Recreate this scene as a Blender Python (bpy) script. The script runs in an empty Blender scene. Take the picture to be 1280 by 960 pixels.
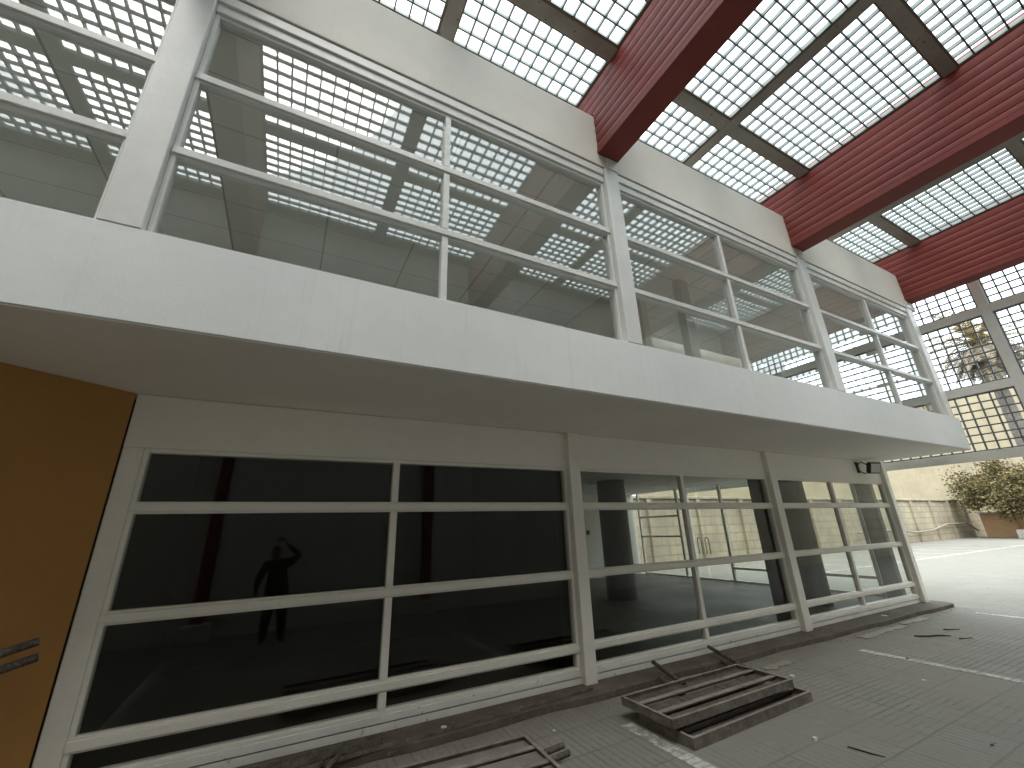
import bpy, math, random
from mathutils import Vector, Matrix
random.seed(7)
S = bpy.context.scene
C = S.collection

# ------------------------------------------------------------------ helpers
class MB:
    def __init__(s): s.v=[]; s.f=[]; s.m=[]
    def quad(s,a,b,c,d,mi=0):
        n=len(s.v); s.v+=[tuple(a),tuple(b),tuple(c),tuple(d)]; s.f.append((n,n+1,n+2,n+3)); s.m.append(mi)
    def box(s,x0,x1,y0,y1,z0,z1,mi=0,mb=None):
        n=len(s.v)
        s.v+=[(x0,y0,z0),(x1,y0,z0),(x1,y1,z0),(x0,y1,z0),(x0,y0,z1),(x1,y0,z1),(x1,y1,z1),(x0,y1,z1)]
        fs=[(0,3,2,1),(4,5,6,7),(0,1,5,4),(1,2,6,5),(2,3,7,6),(3,0,4,7)]
        for i,f in enumerate(fs):
            s.f.append(tuple(n+k for k in f)); s.m.append(mb if (mb is not None and i==0) else mi)
    def bar(s,p,q,w,h,mi=0,up=(0,0,1)):
        p=Vector(p);q=Vector(q);d=(q-p).normalized();u=Vector(up)
        r=d.cross(u)
        if r.length<1e-4: r=d.cross(Vector((1,0,0)))
        r.normalize();u=r.cross(d)
        n=len(s.v)
        for e in (p,q):
            for a,b in ((-1,-1),(1,-1),(1,1),(-1,1)): s.v.append(tuple(e+r*(a*w/2)+u*(b*h/2)))
        for f in ((3,2,1,0),(4,5,6,7),(0,1,5,4),(1,2,6,5),(2,3,7,6),(3,0,4,7)):
            s.f.append(tuple(n+k for k in f)); s.m.append(mi)
    def tube(s,pts,rs,n=10,mi=0,cap=True):
        pts=[Vector(p) for p in pts]
        if not isinstance(rs,(list,tuple)): rs=[rs]*len(pts)
        b=len(s.v); prev=None
        for i,p in enumerate(pts):
            d=(pts[min(i+1,len(pts)-1)]-pts[max(i-1,0)]).normalized()
            if prev is None:
                a=d.orthogonal().normalized()
            else:
                a=(prev-d*prev.dot(d)).normalized()
            prev=a; c=d.cross(a)
            for k in range(n):
                t=2*math.pi*k/n
                s.v.append(tuple(p+(a*math.cos(t)+c*math.sin(t))*rs[i]))
        for i in range(len(pts)-1):
            for k in range(n):
                k2=(k+1)%n
                s.f.append((b+i*n+k,b+i*n+k2,b+(i+1)*n+k2,b+(i+1)*n+k)); s.m.append(mi)
        if cap:
            s.f.append(tuple(b+k for k in reversed(range(n)))); s.m.append(mi)
            e=b+(len(pts)-1)*n
            s.f.append(tuple(e+k for k in range(n))); s.m.append(mi)
    def prism(s,prof,axis,a0,a1,mi=0):
        # prof: 2D closed polygon; axis 'x' -> (y,z) profile, 'y' -> (x,z), 'z' -> (x,y)
        def P(u,v,a): return {'x':(a,u,v),'y':(u,a,v),'z':(u,v,a)}[axis]
        n=len(prof); b=len(s.v)
        for a in (a0,a1):
            for u,v in prof: s.v.append(P(u,v,a))
        for k in range(n):
            k2=(k+1)%n; s.f.append((b+k,b+k2,b+n+k2,b+n+k)); s.m.append(mi)
        s.f.append(tuple(b+k for k in reversed(range(n)))); s.m.append(mi)
        s.f.append(tuple(b+n+k for k in range(n))); s.m.append(mi)
    def build(s,name,mats,parent=None,bevel=0,smooth=False,loc=None):
        me=bpy.data.meshes.new(name); 
        vs=s.v
        me.from_pydata(vs,[],s.f)
        if not isinstance(mats,(list,tuple)): mats=[mats]
        for m in mats: me.materials.append(m)
        me.polygons.foreach_set('material_index',s.m)
        if smooth: me.polygons.foreach_set('use_smooth',[True]*len(s.f))
        me.update(); 
        import bmesh
        bm=bmesh.new(); bm.from_mesh(me); bmesh.ops.recalc_face_normals(bm,faces=bm.faces); bm.to_mesh(me); bm.free()
        o=bpy.data.objects.new(name,me); C.objects.link(o)
        if parent:
            o.parent=parent
            o.matrix_parent_inverse=Matrix.Identity(4)
            # geometry is given in world space: move it into the parent's frame
            if not getattr(s,'local',False):
                me.transform(parent_world(parent).inverted())
        elif loc is not None:
            me.transform(Matrix.Translation(-Vector(loc))); o.location=loc
        if bevel:
            b=o.modifiers.new('bevel','BEVEL'); b.width=bevel; b.segments=1; b.limit_method='ANGLE'
        return o
def parent_world(p):
    m=p.matrix_basis.copy()
    while p.parent: p=p.parent; m=p.matrix_basis@m
    return m
def tag(o,label=None,cat=None,group=None,kind=None):
    if label: o['label']=label
    if cat: o['category']=cat
    if group: o['group']=group
    if kind: o['kind']=kind
    return o
def thing(name,label,cat,loc=(0,0,0),group=None,rot=(0,0,0)):
    o=bpy.data.objects.new(name,None); C.objects.link(o); o.location=loc; o.rotation_euler=rot
    o.empty_display_size=.2
    return tag(o,label,cat,group)
def copy_tree(o,parent=None):
    c=o.copy(); C.objects.link(c)
    if parent: c.parent=parent
    for ch in o.children: copy_tree(ch,c)
    return c

# ------------------------------------------------------------------ materials
class NT:
    def __init__(s,name):
        s.m=bpy.data.materials.new(name); s.m.use_nodes=True; s.t=s.m.node_tree; s.t.nodes.clear()
        s.out=s.n('ShaderNodeOutputMaterial'); s._pos=None
    def n(s,t,**k):
        x=s.t.nodes.new(t)
        for a,b in k.items(): setattr(x,a,b)
        return x
    def l(s,a,b): s.t.links.new(a,b)
    def pos(s):
        if s._pos is None: s._pos=s.n('ShaderNodeNewGeometry')
        return s._pos.outputs['Position']
    def val(s,sock,v):
        if hasattr(v,'is_output') or isinstance(v,bpy.types.NodeSocket): s.l(v,sock)
        else: sock.default_value=v
    def math(s,op,a,b=0.0,c=None,clamp=False):
        x=s.n('ShaderNodeMath',operation=op); x.use_clamp=clamp
        s.val(x.inputs[0],a); s.val(x.inputs[1],b)
        if c is not None: s.val(x.inputs[2],c)
        return x.outputs[0]
    def mapv(s,scale=(1,1,1),loc=(0,0,0),vec=None):
        x=s.n('ShaderNodeMapping'); x.inputs['Scale'].default_value=scale; x.inputs['Location'].default_value=loc
        s.l(vec or s.pos(),x.inputs['Vector']); return x.outputs[0]
    def noise(s,scale,detail=4,rough=.55,vec=None,dist=0):
        x=s.n('ShaderNodeTexNoise'); x.inputs['Scale'].default_value=scale; x.inputs['Detail'].default_value=detail
        x.inputs['Roughness'].default_value=rough; x.inputs['Distortion'].default_value=dist
        s.l(vec or s.pos(),x.inputs['Vector']); return x.outputs['Fac']
    def ramp(s,f,stops):
        x=s.n('ShaderNodeValToRGB'); e=x.color_ramp.elements
        while len(e)<len(stops): e.new(.5)
        for i,(p,c) in enumerate(stops):
            e[i].position=p; e[i].color=(*c,1) if len(c)==3 else c
        s.l(f,x.inputs[0]); return x.outputs[0]
    def rampf(s,f,a,b,va=0.0,vb=1.0):
        x=s.n('ShaderNodeMapRange'); x.inputs[1].default_value=a; x.inputs[2].default_value=b
        x.inputs[3].default_value=va; x.inputs[4].default_value=vb; s.l(f,x.inputs[0]); return x.outputs[0]
    def mix(s,f,a,b,blend='MIX'):
        x=s.n('ShaderNodeMix',data_type='RGBA',blend_type=blend)
        s.val(x.inputs[0],f)
        for i,v in ((6,a),(7,b)):
            if isinstance(v,(tuple,list)): x.inputs[i].default_value=(*v,1) if len(v)==3 else v
            else: s.l(v,x.inputs[i])
        return x.outputs[2]
    def bsdf(s,col,rough=.7,bump=None,bdist=.01,metal=0,spec=.5,bstr=1.0):
        p=s.n('ShaderNodeBsdfPrincipled')
        if isinstance(col,(tuple,list)): p.inputs['Base Color'].default_value=(*col,1)
        else: s.l(col,p.inputs['Base Color'])
        s.val(p.inputs['Roughness'],rough); p.inputs['Metallic'].default_value=metal
        p.inputs['Specular IOR Level'].default_value=spec
        if bump is not None:
            b=s.n('ShaderNodeBump'); b.inputs['Distance'].default_value=bdist; b.inputs['Strength'].default_value=bstr
            s.l(bump,b.inputs['Height']); s.l(b.outputs[0],p.inputs['Normal'])
        s.l(p.outputs[0],s.out.inputs[0]); s.p=p
        return s.m

def paint(name,col,dark=.75,scale=1.3,rough=.6,streak=0.0,bump=.002,spec=.4,spots=None):
    t=NT(name)
    n1=t.noise(scale,6,.6); n2=t.noise(scale*9,3,.6)
    f=t.rampf(n1,.35,.7)
    dk=tuple(c*dark for c in col)
    c=t.mix(f,col,dk)
    c=t.mix(t.rampf(n2,.45,.75,0,.35),c,tuple(v*dark*.95 for v in col))
    if streak:
        sv=t.mapv((12,12,.45)); sn=t.noise(1.0,6,.72,sv)
        c=t.mix(t.rampf(sn,.56,.78,0,streak),c,tuple(v*.62 for v in (col[0],col[1]*.97,col[2]*.92)))
    if spots:
        sp=t.noise(14,2,.5); c=t.mix(t.rampf(sp,.68,.74),c,spots)
    return t.bsdf(c,rough,t.noise(60,3,.6),bump,spec=spec)

M={}
M['white']=paint('white_wall_paint',(.77,.785,.78),.93,.9,.55,streak=.26,bump=.001)
M['soffit']=paint('soffit_paint',(.86,.82,.76),.92,.7,.75)
M['cream']=paint('parapet_paint',(.66,.645,.59),.92,.8,.6,streak=.22)
M['band']=paint('wall_band_paint',(.86,.83,.765),.93,.8,.7)
M['frame']=paint('white_frame_paint',(.72,.725,.70),.88,2.2,.38,streak=.12,bump=.0006,spec=.5)
M['frame_low']=paint('white_frame_paint_bounce',(.86,.83,.755),.90,2.5,.42,streak=.15,bump=.0006,spec=.45)  # paler, warmer copy of the frame paint, holds light bounced off the ground
M['plinth']=paint('plinth_paint',(.80,.79,.745),.86,2.0,.5,streak=.25,bump=.001,spots=(.45,.42,.37))
M['orange']=paint('orange_wall_paint',(.42,.215,.062),.9,1.1,.8,bump=.004)
M['red']=paint('red_metal_paint',(.205,.028,.019),.78,1.1,.62,streak=.25,bump=.0006,spec=.45)
M['redcol']=paint('red_column_paint',(.20,.022,.02),.8,1.6,.5)
M['grey']=paint('grey_steel_paint',(.29,.268,.235),.72,1.8,.6,bump=.001,spots=(.13,.075,.045))
M['screen_grey']=paint('pale_grey_steel_paint',(.80,.765,.70),.85,1.8,.5,bump=.001)
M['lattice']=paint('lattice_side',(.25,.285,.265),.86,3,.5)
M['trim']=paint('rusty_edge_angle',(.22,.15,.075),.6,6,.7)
M['lattice_shade']=paint('lattice_underside_shade',(.085,.09,.095),.8,3,.5)  # shade painted on the undersides of the roof bars
M['lattice_screen']=paint('lattice_screen_metal',(.17,.18,.19),.8,3,.5)
M['interior']=paint('interior_wall',(.76,.74,.67),.93,.6,.8)
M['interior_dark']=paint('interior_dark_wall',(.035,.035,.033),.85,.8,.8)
M['post_shade']=paint('inner_post_shade',(.045,.045,.043),.8,2,.5)  # indoor shade on the white posts, painted as a dark colour
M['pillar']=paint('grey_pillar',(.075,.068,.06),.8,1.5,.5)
M['black']=paint('black_metal',(.018,.018,.018),.8,4,.4)
M['lens']=paint('lamp_lens',(.55,.56,.55),.9,4,.15)
M['plastic_dark']=paint('dark_plastic',(.03,.03,.03),.8,4,.35)
M['steel']=paint('brushed_steel',(.32,.32,.31),.8,4,.3)
M['skin']=paint('skin',(.36,.21,.15),.9,5,.6)
M['shirt']=paint('dark_shirt',(.014,.015,.018),.8,5,.9)
M['trousers']=paint('dark_trousers',(.017,.018,.024),.8,5,.9)
M['hair']=paint('dark_hair',(.02,.016,.013),.8,20,.7)
M['paper']=paint('paper',(.75,.74,.70),.9,20,.8)
M['twig']=paint('dark_twig',(.03,.025,.02),.8,20,.9)
M['kiosk']=paint('orange_wood',(.30,.175,.085),.85,1.3,.7)
M['planter']=paint('planter_paint',(.45,.42,.36),.8,1.5,.8)
M['pipe']=paint('pale_pipe',(.27,.245,.20),.8,2,.6)

def rust(name,c1,c2,c3):
    t=NT(name); n=t.noise(9,6,.65); n2=t.noise(55,4,.6)
    c=t.ramp(n,[(.3,c1),(.52,c2),(.72,c3)])
    c=t.mix(t.rampf(n2,.52,.7,0,.6),c,(.26,.23,.20))
    return t.bsdf(c,.75,n2,.004,spec=.3)
M['rust']=rust('rusty_dusty_steel',(.085,.068,.055),(.15,.128,.108),(.23,.205,.18))
M['rust_dark']=rust('rusty_dark_steel',(.05,.038,.03),(.085,.067,.054),(.14,.115,.095))

def mesh_sheet():
    t=NT('perforated_dusty_sheet')
    v=t.n('ShaderNodeTexVoronoi'); v.inputs['Scale'].default_value=75; v.inputs['Randomness'].default_value=0; t.l(t.pos(),v.inputs['Vector'])
    f=t.rampf(v.outputs['Distance'],.3,.38)
    c=t.mix(f,(.05,.043,.036),(.28,.25,.22)); c=t.mix(t.rampf(t.noise(6),.4,.65,0,.5),c,(.12,.09,.07))
    return t.bsdf(c,.8,f,.002)
M['rust_light']=rust('dusty_steel_highlight',(.14,.118,.095),(.22,.192,.162),(.29,.262,.228))  # paler rust for slats, and for highlights painted on rack top edges
M['mesh']=mesh_sheet()

def glass(name,r0,tint,bump,dust=.03):
    t=NT(name)
    g=t.n('ShaderNodeNewGeometry')
    b=t.n('ShaderNodeBump'); b.inputs['Strength'].default_value=1; b.inputs['Distance'].default_value=bump
    oi=t.n('ShaderNodeObjectInfo')
    cb=t.n('ShaderNodeCombineXYZ')
    r=t.math('MULTIPLY',oi.outputs['Random'],37.0); t.l(r,cb.inputs[0]); t.l(r,cb.inputs[2])
    va=t.n('ShaderNodeVectorMath',operation='ADD'); t.l(t.pos(),va.inputs[0]); t.l(cb.outputs[0],va.inputs[1])
    t.l(t.noise(.8,1,.4,va.outputs[0]),b.inputs['Height'])
    d=t.n('ShaderNodeVectorMath',operation='DOT_PRODUCT'); t.l(g.outputs['Normal'],d.inputs[0]); t.l(g.outputs['Incoming'],d.inputs[1])
    c=t.math('ABSOLUTE',d.outputs['Value'])
    k=t.math('POWER',t.math('SUBTRACT',1.0,c,clamp=True),5.0)
    F=t.math('MULTIPLY_ADD',k,1-r0,r0,clamp=True)
    # dust film
    gl=t.n('ShaderNodeBsdfGlossy'); gl.inputs['Roughness'].default_value=0.0; t.l(b.outputs[0],gl.inputs['Normal'])
    tr=t.n('ShaderNodeBsdfTransparent'); tr.inputs[0].default_value=(*tint,1)
    mx=t.n('ShaderNodeMixShader'); t.l(F,mx.inputs[0]); t.l(tr.outputs[0],mx.inputs[1]); t.l(gl.outputs[0],mx.inputs[2])
    df=t.n('ShaderNodeBsdfDiffuse'); df.inputs[0].default_value=(.5,.48,.43,1)
    m2=t.n('ShaderNodeMixShader'); t.l(t.rampf(t.noise(2.2,5,.65,t.mapv((2,2,.7))),.4,.8,.0,dust),m2.inputs[0]); t.l(mx.outputs[0],m2.inputs[1]); t.l(df.outputs[0],m2.inputs[2])
    t.l(m2.outputs[0],t.out.inputs[0]); return t.m
M['glass_up']=glass('upper_glass',.098,(.95,.965,.955),.0012)
M['glass_low']=glass('lower_glass',.027,(.885,.895,.88),.0005,.006)

def paving():
    t=NT('ribbed_paving')
    p=t.pos(); sx=t.n('ShaderNodeSeparateXYZ'); t.l(p,sx.inputs[0])
    wob=t.math('MULTIPLY',t.math('SUBTRACT',t.noise(7,4,.6),.5),.028)
    X=t.math('ADD',sx.outputs[0],wob); Y=t.math('ADD',sx.outputs[1],wob)
    tx=t.math('FRACT',t.math('DIVIDE',t.math('SUBTRACT',X,0.345),.43))
    ty=t.math('FRACT',t.math('DIVIDE',t.math('SUBTRACT',Y,0.03),.43))
    ex=t.math('ABSOLUTE',t.math('SUBTRACT',tx,.5)); ey=t.math('ABSOLUTE',t.math('SUBTRACT',ty,.5))
    jx=t.rampf(ex,.470,.494); jy=t.rampf(ey,.470,.494)
    joint=t.math('MAXIMUM',jx,jy)
    brk=t.rampf(t.noise(11,4,.65),.36,.60)
    rb=t.math('ABSOLUTE',t.math('SUBTRACT',t.math('FRACT',t.math('MULTIPLY',ty,6.0)),.5))
    rbx=t.math('ABSOLUTE',t.math('SUBTRACT',t.math('FRACT',t.math('MULTIPLY',tx,6.0)),.5))
    cx0=t.math('FLOOR',t.math('DIVIDE',t.math('SUBTRACT',X,0.345),.43)); cy0=t.math('FLOOR',t.math('DIVIDE',t.math('SUBTRACT',Y,0.03),.43))
    cv0=t.n('ShaderNodeCombineXYZ'); t.l(cx0,cv0.inputs[0]); t.l(cy0,cv0.inputs[1])
    wn0=t.n('ShaderNodeTexWhiteNoise',noise_dimensions='2D'); t.l(cv0.outputs[0],wn0.inputs['Vector'])
    ori=t.math('GREATER_THAN',t.math('ADD',t.math('MULTIPLY',sx.outputs[0],-.16),t.math('MULTIPLY',wn0.outputs['Value'],.45)),-.52)
    ribA=t.rampf(rb,.30,.47); ribB=t.rampf(rbx,.30,.47)
    rib=t.math('ADD',t.math('MULTIPLY',ribB,ori),t.math('MULTIPLY',ribA,t.math('SUBTRACT',1.0,ori)))
    rib=t.math('MULTIPLY',rib,t.math('MULTIPLY_ADD',brk,.75,.25))
    chip=t.rampf(t.noise(23,5,.75),.60,.70)
    # where dirt fills the grooves
    big=t.noise(.5,5,.6); fill=t.rampf(big,.43,.56)
    fill2=t.rampf(t.noise(3.1,4,.6),.3,.6,.35,1)
    ribm=t.math('MULTIPLY',rib,t.math('SUBTRACT',1.0,t.math('MULTIPLY',fill,.92)))
    ribm=t.math('MULTIPLY',ribm,fill2)
    jm=t.math('MULTIPLY',joint,t.math('SUBTRACT',1.0,t.math('MULTIPLY',fill,.55)))
    groove=t.math('MAXIMUM',t.math('MULTIPLY',ribm,.95),t.math('MULTIPLY',jm,.72))
    # per tile tone
    cx=t.math('FLOOR',t.math('DIVIDE',t.math('SUBTRACT',X,0.345),.43)); cy=t.math('FLOOR',t.math('DIVIDE',t.math('SUBTRACT',Y,0.03),.43))
    cv=t.n('ShaderNodeCombineXYZ'); t.l(cx,cv.inputs[0]); t.l(cy,cv.inputs[1])
    wn=t.n('ShaderNodeTexWhiteNoise',noise_dimensions='2D'); t.l(cv.outputs[0],wn.inputs['Vector'])
    base=t.mix(wn.outputs['Value'],(.205,.198,.172),(.24,.232,.205))
    base=t.mix(t.rampf(t.noise(.35,6,.65),.4,.7,0,.5),base,(.20,.188,.158))
    base=t.mix(t.math('MULTIPLY',fill,.75),base,(.205,.192,.163))
    base=t.mix(t.rampf(t.noise(18,5,.7),.5,.75,0,.45),base,(.16,.149,.125))
    base=t.mix(t.rampf(t.noise(1.9,7,.7),.60,.72,0,.5),base,(.13,.12,.102))
    base=t.mix(t.math('MULTIPLY',chip,.35),base,(.14,.13,.11))
    base=t.mix(t.rampf(t.noise(4.5,6,.7),.58,.70,0,.35),base,(.33,.32,.285))
    base=t.mix(t.rampf(t.noise(120,3,.7),.55,.75,0,.4),base,(.15,.14,.12))
    base=t.mix(t.math('MULTIPLY',groove,.60),base,(.065,.059,.049))
    fine=t.noise(90,4,.7)
    h=t.math('SUBTRACT',t.math('MULTIPLY',fine,.3),t.math('ADD',groove,t.math('MULTIPLY',chip,.3)))
    return t.bsdf(base,.85,h,.006,spec=.25)
M['paving']=paving()

def roadpaint():
    t=NT('worn_white_line')
    n=t.noise(14,6,.75); n2=t.noise(1.6,4,.6)
    f=t.rampf(t.math('ADD',n,t.math('MULTIPLY',n2,.6))  ,.70,.92)
    sx=t.n('ShaderNodeSeparateXYZ'); t.l(t.pos(),sx.inputs[0])
    ty=t.math('FRACT',t.math('DIVIDE',t.math('SUBTRACT',sx.outputs[1],0.03),.0717))
    g=t.rampf(t.math('ABSOLUTE',t.math('SUBTRACT',ty,.5)),.38,.46)
    c=t.mix(f,(.52,.51,.47),(.21,.20,.17)); c=t.mix(t.math('MULTIPLY',g,.5),c,(.2,.19,.17))
    return t.bsdf(c,.8,t.math('SUBTRACT',t.math('MULTIPLY',n,.3),g),.004)
M['line']=roadpaint()

def ledgemat():
    t=NT('dirty_painted_concrete')
    n=t.noise(2.2,7,.65); n2=t.noise(24,5,.7)
    c=t.ramp(n,[(.3,(.085,.07,.058)),(.5,(.12,.098,.083)),(.72,(.165,.142,.12))])
    c=t.mix(t.rampf(n2,.60,.68,0,.7),c,(.30,.28,.24)); c=t.mix(t.rampf(t.noise(5,7,.75),.62,.66),c,(.22,.21,.185)); c=t.mix(t.rampf(t.noise(7,4,.6),.62,.7,0,.6),c,(.08,.07,.06))
    return t.bsdf(c,.85,n2,.006,spec=.2)
M['ledge']=ledgemat()

def blockwall(name,c1,c2,bw,bh,axis,mortar=.86,stain=.5,mw=.006):
    t=NT(name); sx=t.n('ShaderNodeSeparateXYZ'); t.l(t.pos(),sx.inputs[0])
    cb=t.n('ShaderNodeCombineXYZ'); t.l(sx.outputs[axis],cb.inputs[0]); t.l(sx.outputs[2],cb.inputs[1])
    b=t.n('ShaderNodeTexBrick'); b.inputs['Scale'].default_value=1; b.inputs['Brick Width'].default_value=bw; b.inputs['Row Height'].default_value=bh
    b.inputs['Mortar Size'].default_value=mw; b.inputs['Color1'].default_value=(*c1,1); b.inputs['Color2'].default_value=(*c2,1)
    b.inputs['Mortar'].default_value=(*[v*mortar for v in c1],1); t.l(cb.outputs[0],b.inputs['Vector'])
    c=b.outputs['Color']
    c=t.mix(t.rampf(t.noise(.5,7,.65),.42,.72,0,stain),c,tuple(v*.62 for v in c2))
    c=t.mix(t.rampf(t.noise(1.0,5,.65,t.mapv((3,3,.3))),.52,.75,0,stain*.7),c,tuple(v*.5 for v in c2))
    h=t.math('ADD',t.math('MULTIPLY',b.outputs['Fac'],-1.0),t.math('MULTIPLY',t.noise(30,4,.6),.4))
    return t.bsdf(c,.85,h,.006,spec=.2)
M['oppwall']=blockwall('pale_block_wall',(.74,.715,.645),(.70,.675,.61),1.2,.3,0,.70,.25)
M['yardwall']=blockwall('stained_block_wall',(.40,.355,.265),(.35,.305,.225),.9,.42,0,.55,.9,.02)
M['tallwall']=blockwall('tan_render',(.36,.30,.205),(.35,.29,.20),30,6,1,.9,.6)
M['ceil']=blockwall('ceiling_panels',(.60,.58,.53),(.58,.56,.51),1.2,1.2,0,.55,.15,.012)
def ceilmat():
    t=NT('ceiling_panel'); p=t.pos(); sx=t.n('ShaderNodeSeparateXYZ'); t.l(p,sx.inputs[0])
    def ln(o,w): 
        f=t.math('FRACT',t.math('DIVIDE',o,w)); return t.rampf(t.math('ABSOLUTE',t.math('SUBTRACT',f,.5)),.487,.494)
    g=t.math('MAXIMUM',ln(sx.outputs[0],1.22),ln(sx.outputs[1],.61))
    c=t.mix(t.math('MULTIPLY',g,.6),(.84,.83,.78),(.25,.24,.22))
    return t.bsdf(c,.8)
M['ceil']=ceilmat()
def floormat():
    t=NT('polished_floor'); n=t.noise(1.1,6,.65)
    c=t.ramp(n,[(.3,(.062,.052,.038)),(.7,(.085,.074,.057))])
    return t.bsdf(c,t.rampf(t.noise(.8,3,.5),.3,.7,.5,.65),spec=.12)
M['floor']=floormat()

def leafmat(name,cols,trans=.25):
    t=NT(name); oi=t.n('ShaderNodeNewGeometry')
    c=t.ramp(oi.outputs['Random Per Island'],[(i/(len(cols)-1),c) for i,c in enumerate(cols)])
    p=t.n('ShaderNodeBsdfPrincipled'); t.l(c,p.inputs['Base Color']); p.inputs['Roughness'].default_value=.6; p.inputs['Specular IOR Level'].default_value=.25
    tr=t.n('ShaderNodeBsdfTranslucent'); t.l(c,tr.inputs[0])
    mx=t.n('ShaderNodeMixShader'); mx.inputs[0].default_value=trans; t.l(p.outputs[0],mx.inputs[1]); t.l(tr.outputs[0],mx.inputs[2])
    t.l(mx.outputs[0],t.out.inputs[0]); return t.m
M['leaf']=leafmat('olive_leaves',[(.05,.05,.024),(.10,.088,.04),(.165,.13,.056),(.25,.18,.075)])
M['frond']=leafmat('palm_fronds',[(.14,.12,.05),(.25,.19,.08),(.38,.27,.10)])
M['deadfrond']=leafmat('dead_palm_fronds',[(.16,.135,.10),(.27,.23,.17),(.40,.34,.25)])
M['bark']=paint('bark',(.13,.10,.075),.6,6,.9,bump=.02)
M['palmbark']=paint('palm_bark',(.16,.14,.12),.55,5,.9,bump=.03)

# ------------------------------------------------------------------ setting
g=MB(); g.quad((-150,-150,0),(450,-150,0),(450,300,0),(-150,300,0)); tag(g.build('ground',M['paving']),kind='structure')
lg=MB()
prof=[(-1.25,4.62),(-1.25,4.29)]+[(x,4.28+.02*math.sin(x*3.1)+random.uniform(-.012,.012)-(0.0 if x<5 else .012*(x-5))) for x in [i*.28-1 for i in range(47)]]
prof+=[(12.32,4.19),(12.42,4.24),(12.47,4.34),(12.48,4.62)]
lg.prism(prof,'z',.0005,.065)
tag(lg.build('kerb_ledge',M['ledge'],bevel=.004),kind='structure')
for i,(x,y0,y1) in enumerate(((3.09,.2,3.70),(7.45,.3,3.72),(11.86,.3,3.75),(-1.3,.2,3.2))):
    l=MB(); l.box(x-.068,x+.068,y0,y1,.001,.005); tag(l.build('parking_line',M['line']),kind='structure')
l=MB(); l.box(14,44,9.0,9.12,.001,.005); tag(l.build('parking_line',M['line']),kind='structure')
for x in (20,23,26,29.,32.,35.,38.):
    l=MB(); l.box(x,x+.12,9.13,13.6,.001,.005); tag(l.build('parking_line',M['line']),kind='structure')
# broken mortar strips lying along the ledge
for i,(x0,x1,y) in enumerate(((5.6,6.15,3.93),(8.2,9.6,4.02),(9.75,10.6,4.08))):
    l=MB(); n=14; top=[];bot=[]
    for k in range(n+1):
        x=x0+(x1-x0)*k/n; top.append((x,y+.07+random.uniform(-.02,.02))); bot.append((x,y-.05+random.uniform(-.03,.03)))
    l.prism(bot+top[::-1],'z',.001,.012)
    tag(l.build('mortar_patch',M['pipe'],bevel=.004),kind='structure')

# ------------------------------------------------------------------ building
XL,XR=-11.99,12.05  # left end pushed out of view to shut out side light
bld=thing('office_building','white two-storey building with glazed upper floor overhanging a recessed glazed ground floor','building',(5.5,4.6,0))
m=MB(); m.box(XL,XR,3.0,13.2,2.995,3.645); m.build('overhang_slab',[M['white']],bld,bevel=.006)
m=MB(); m.box(XL,XR-.012,3.012,4.598,2.987,2.9945); m.build('soffit',M['soffit'],bld)
m=MB(); m.box(-1.285,12.03,4.60,4.80,2.516,2.986); m.build('wall_band',M['band'],bld,bevel=.004)
m=MB(); m.box(-1.285,-1.14,4.60,4.80,.0651,2.515); m.build('corner_pilaster',M['frame_low'],bld,bevel=.006)
m=MB(); m.box(-1.14,12.03,4.61,4.80,.0651,.13); m.box(-1.14,12.03,4.625,4.80,.131,.138); m.box(-1.14,12.03,4.60,4.80,.139,.199)
m.build('base_plinth',M['plinth'],bld,bevel=.004)
for x0,x1 in ((3.265,3.435),(7.66,7.85),(12.03,12.19)):
    m=MB(); m.box(x0,x1,4.52,4.70,.0651,2.986); m.build('post',M['frame_low'],bld,bevel=.008)
    if x1<12:
        m=MB(); m.box(x0+.02,x1-.02,4.701,4.99,.101,2.985); m.build('inner_post',M['post_shade'],bld)
m=MB(); m.box(11.86,12.02,4.801,5.1,.101,2.985); m.build('inner_post',M['post_shade'],bld)
m=MB(); m.box(XL,XR,3.0,3.2,6.121,6.98); m.build('parapet',M['cream'],bld,bevel=.006)
m=MB(); m.box(XL,XR,3.202,6.15,6.3,6.55); m.box(XL,5.2,6.15,6.75,6.3,6.55); m.box(11.5,XR,6.15,6.75,6.3,6.55); m.box(XL,XR,6.75,13.2,6.3,6.55); m.build('roof',M['grey'],bld)  # slot added in the roof so daylight brightens the upper back wall

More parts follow.
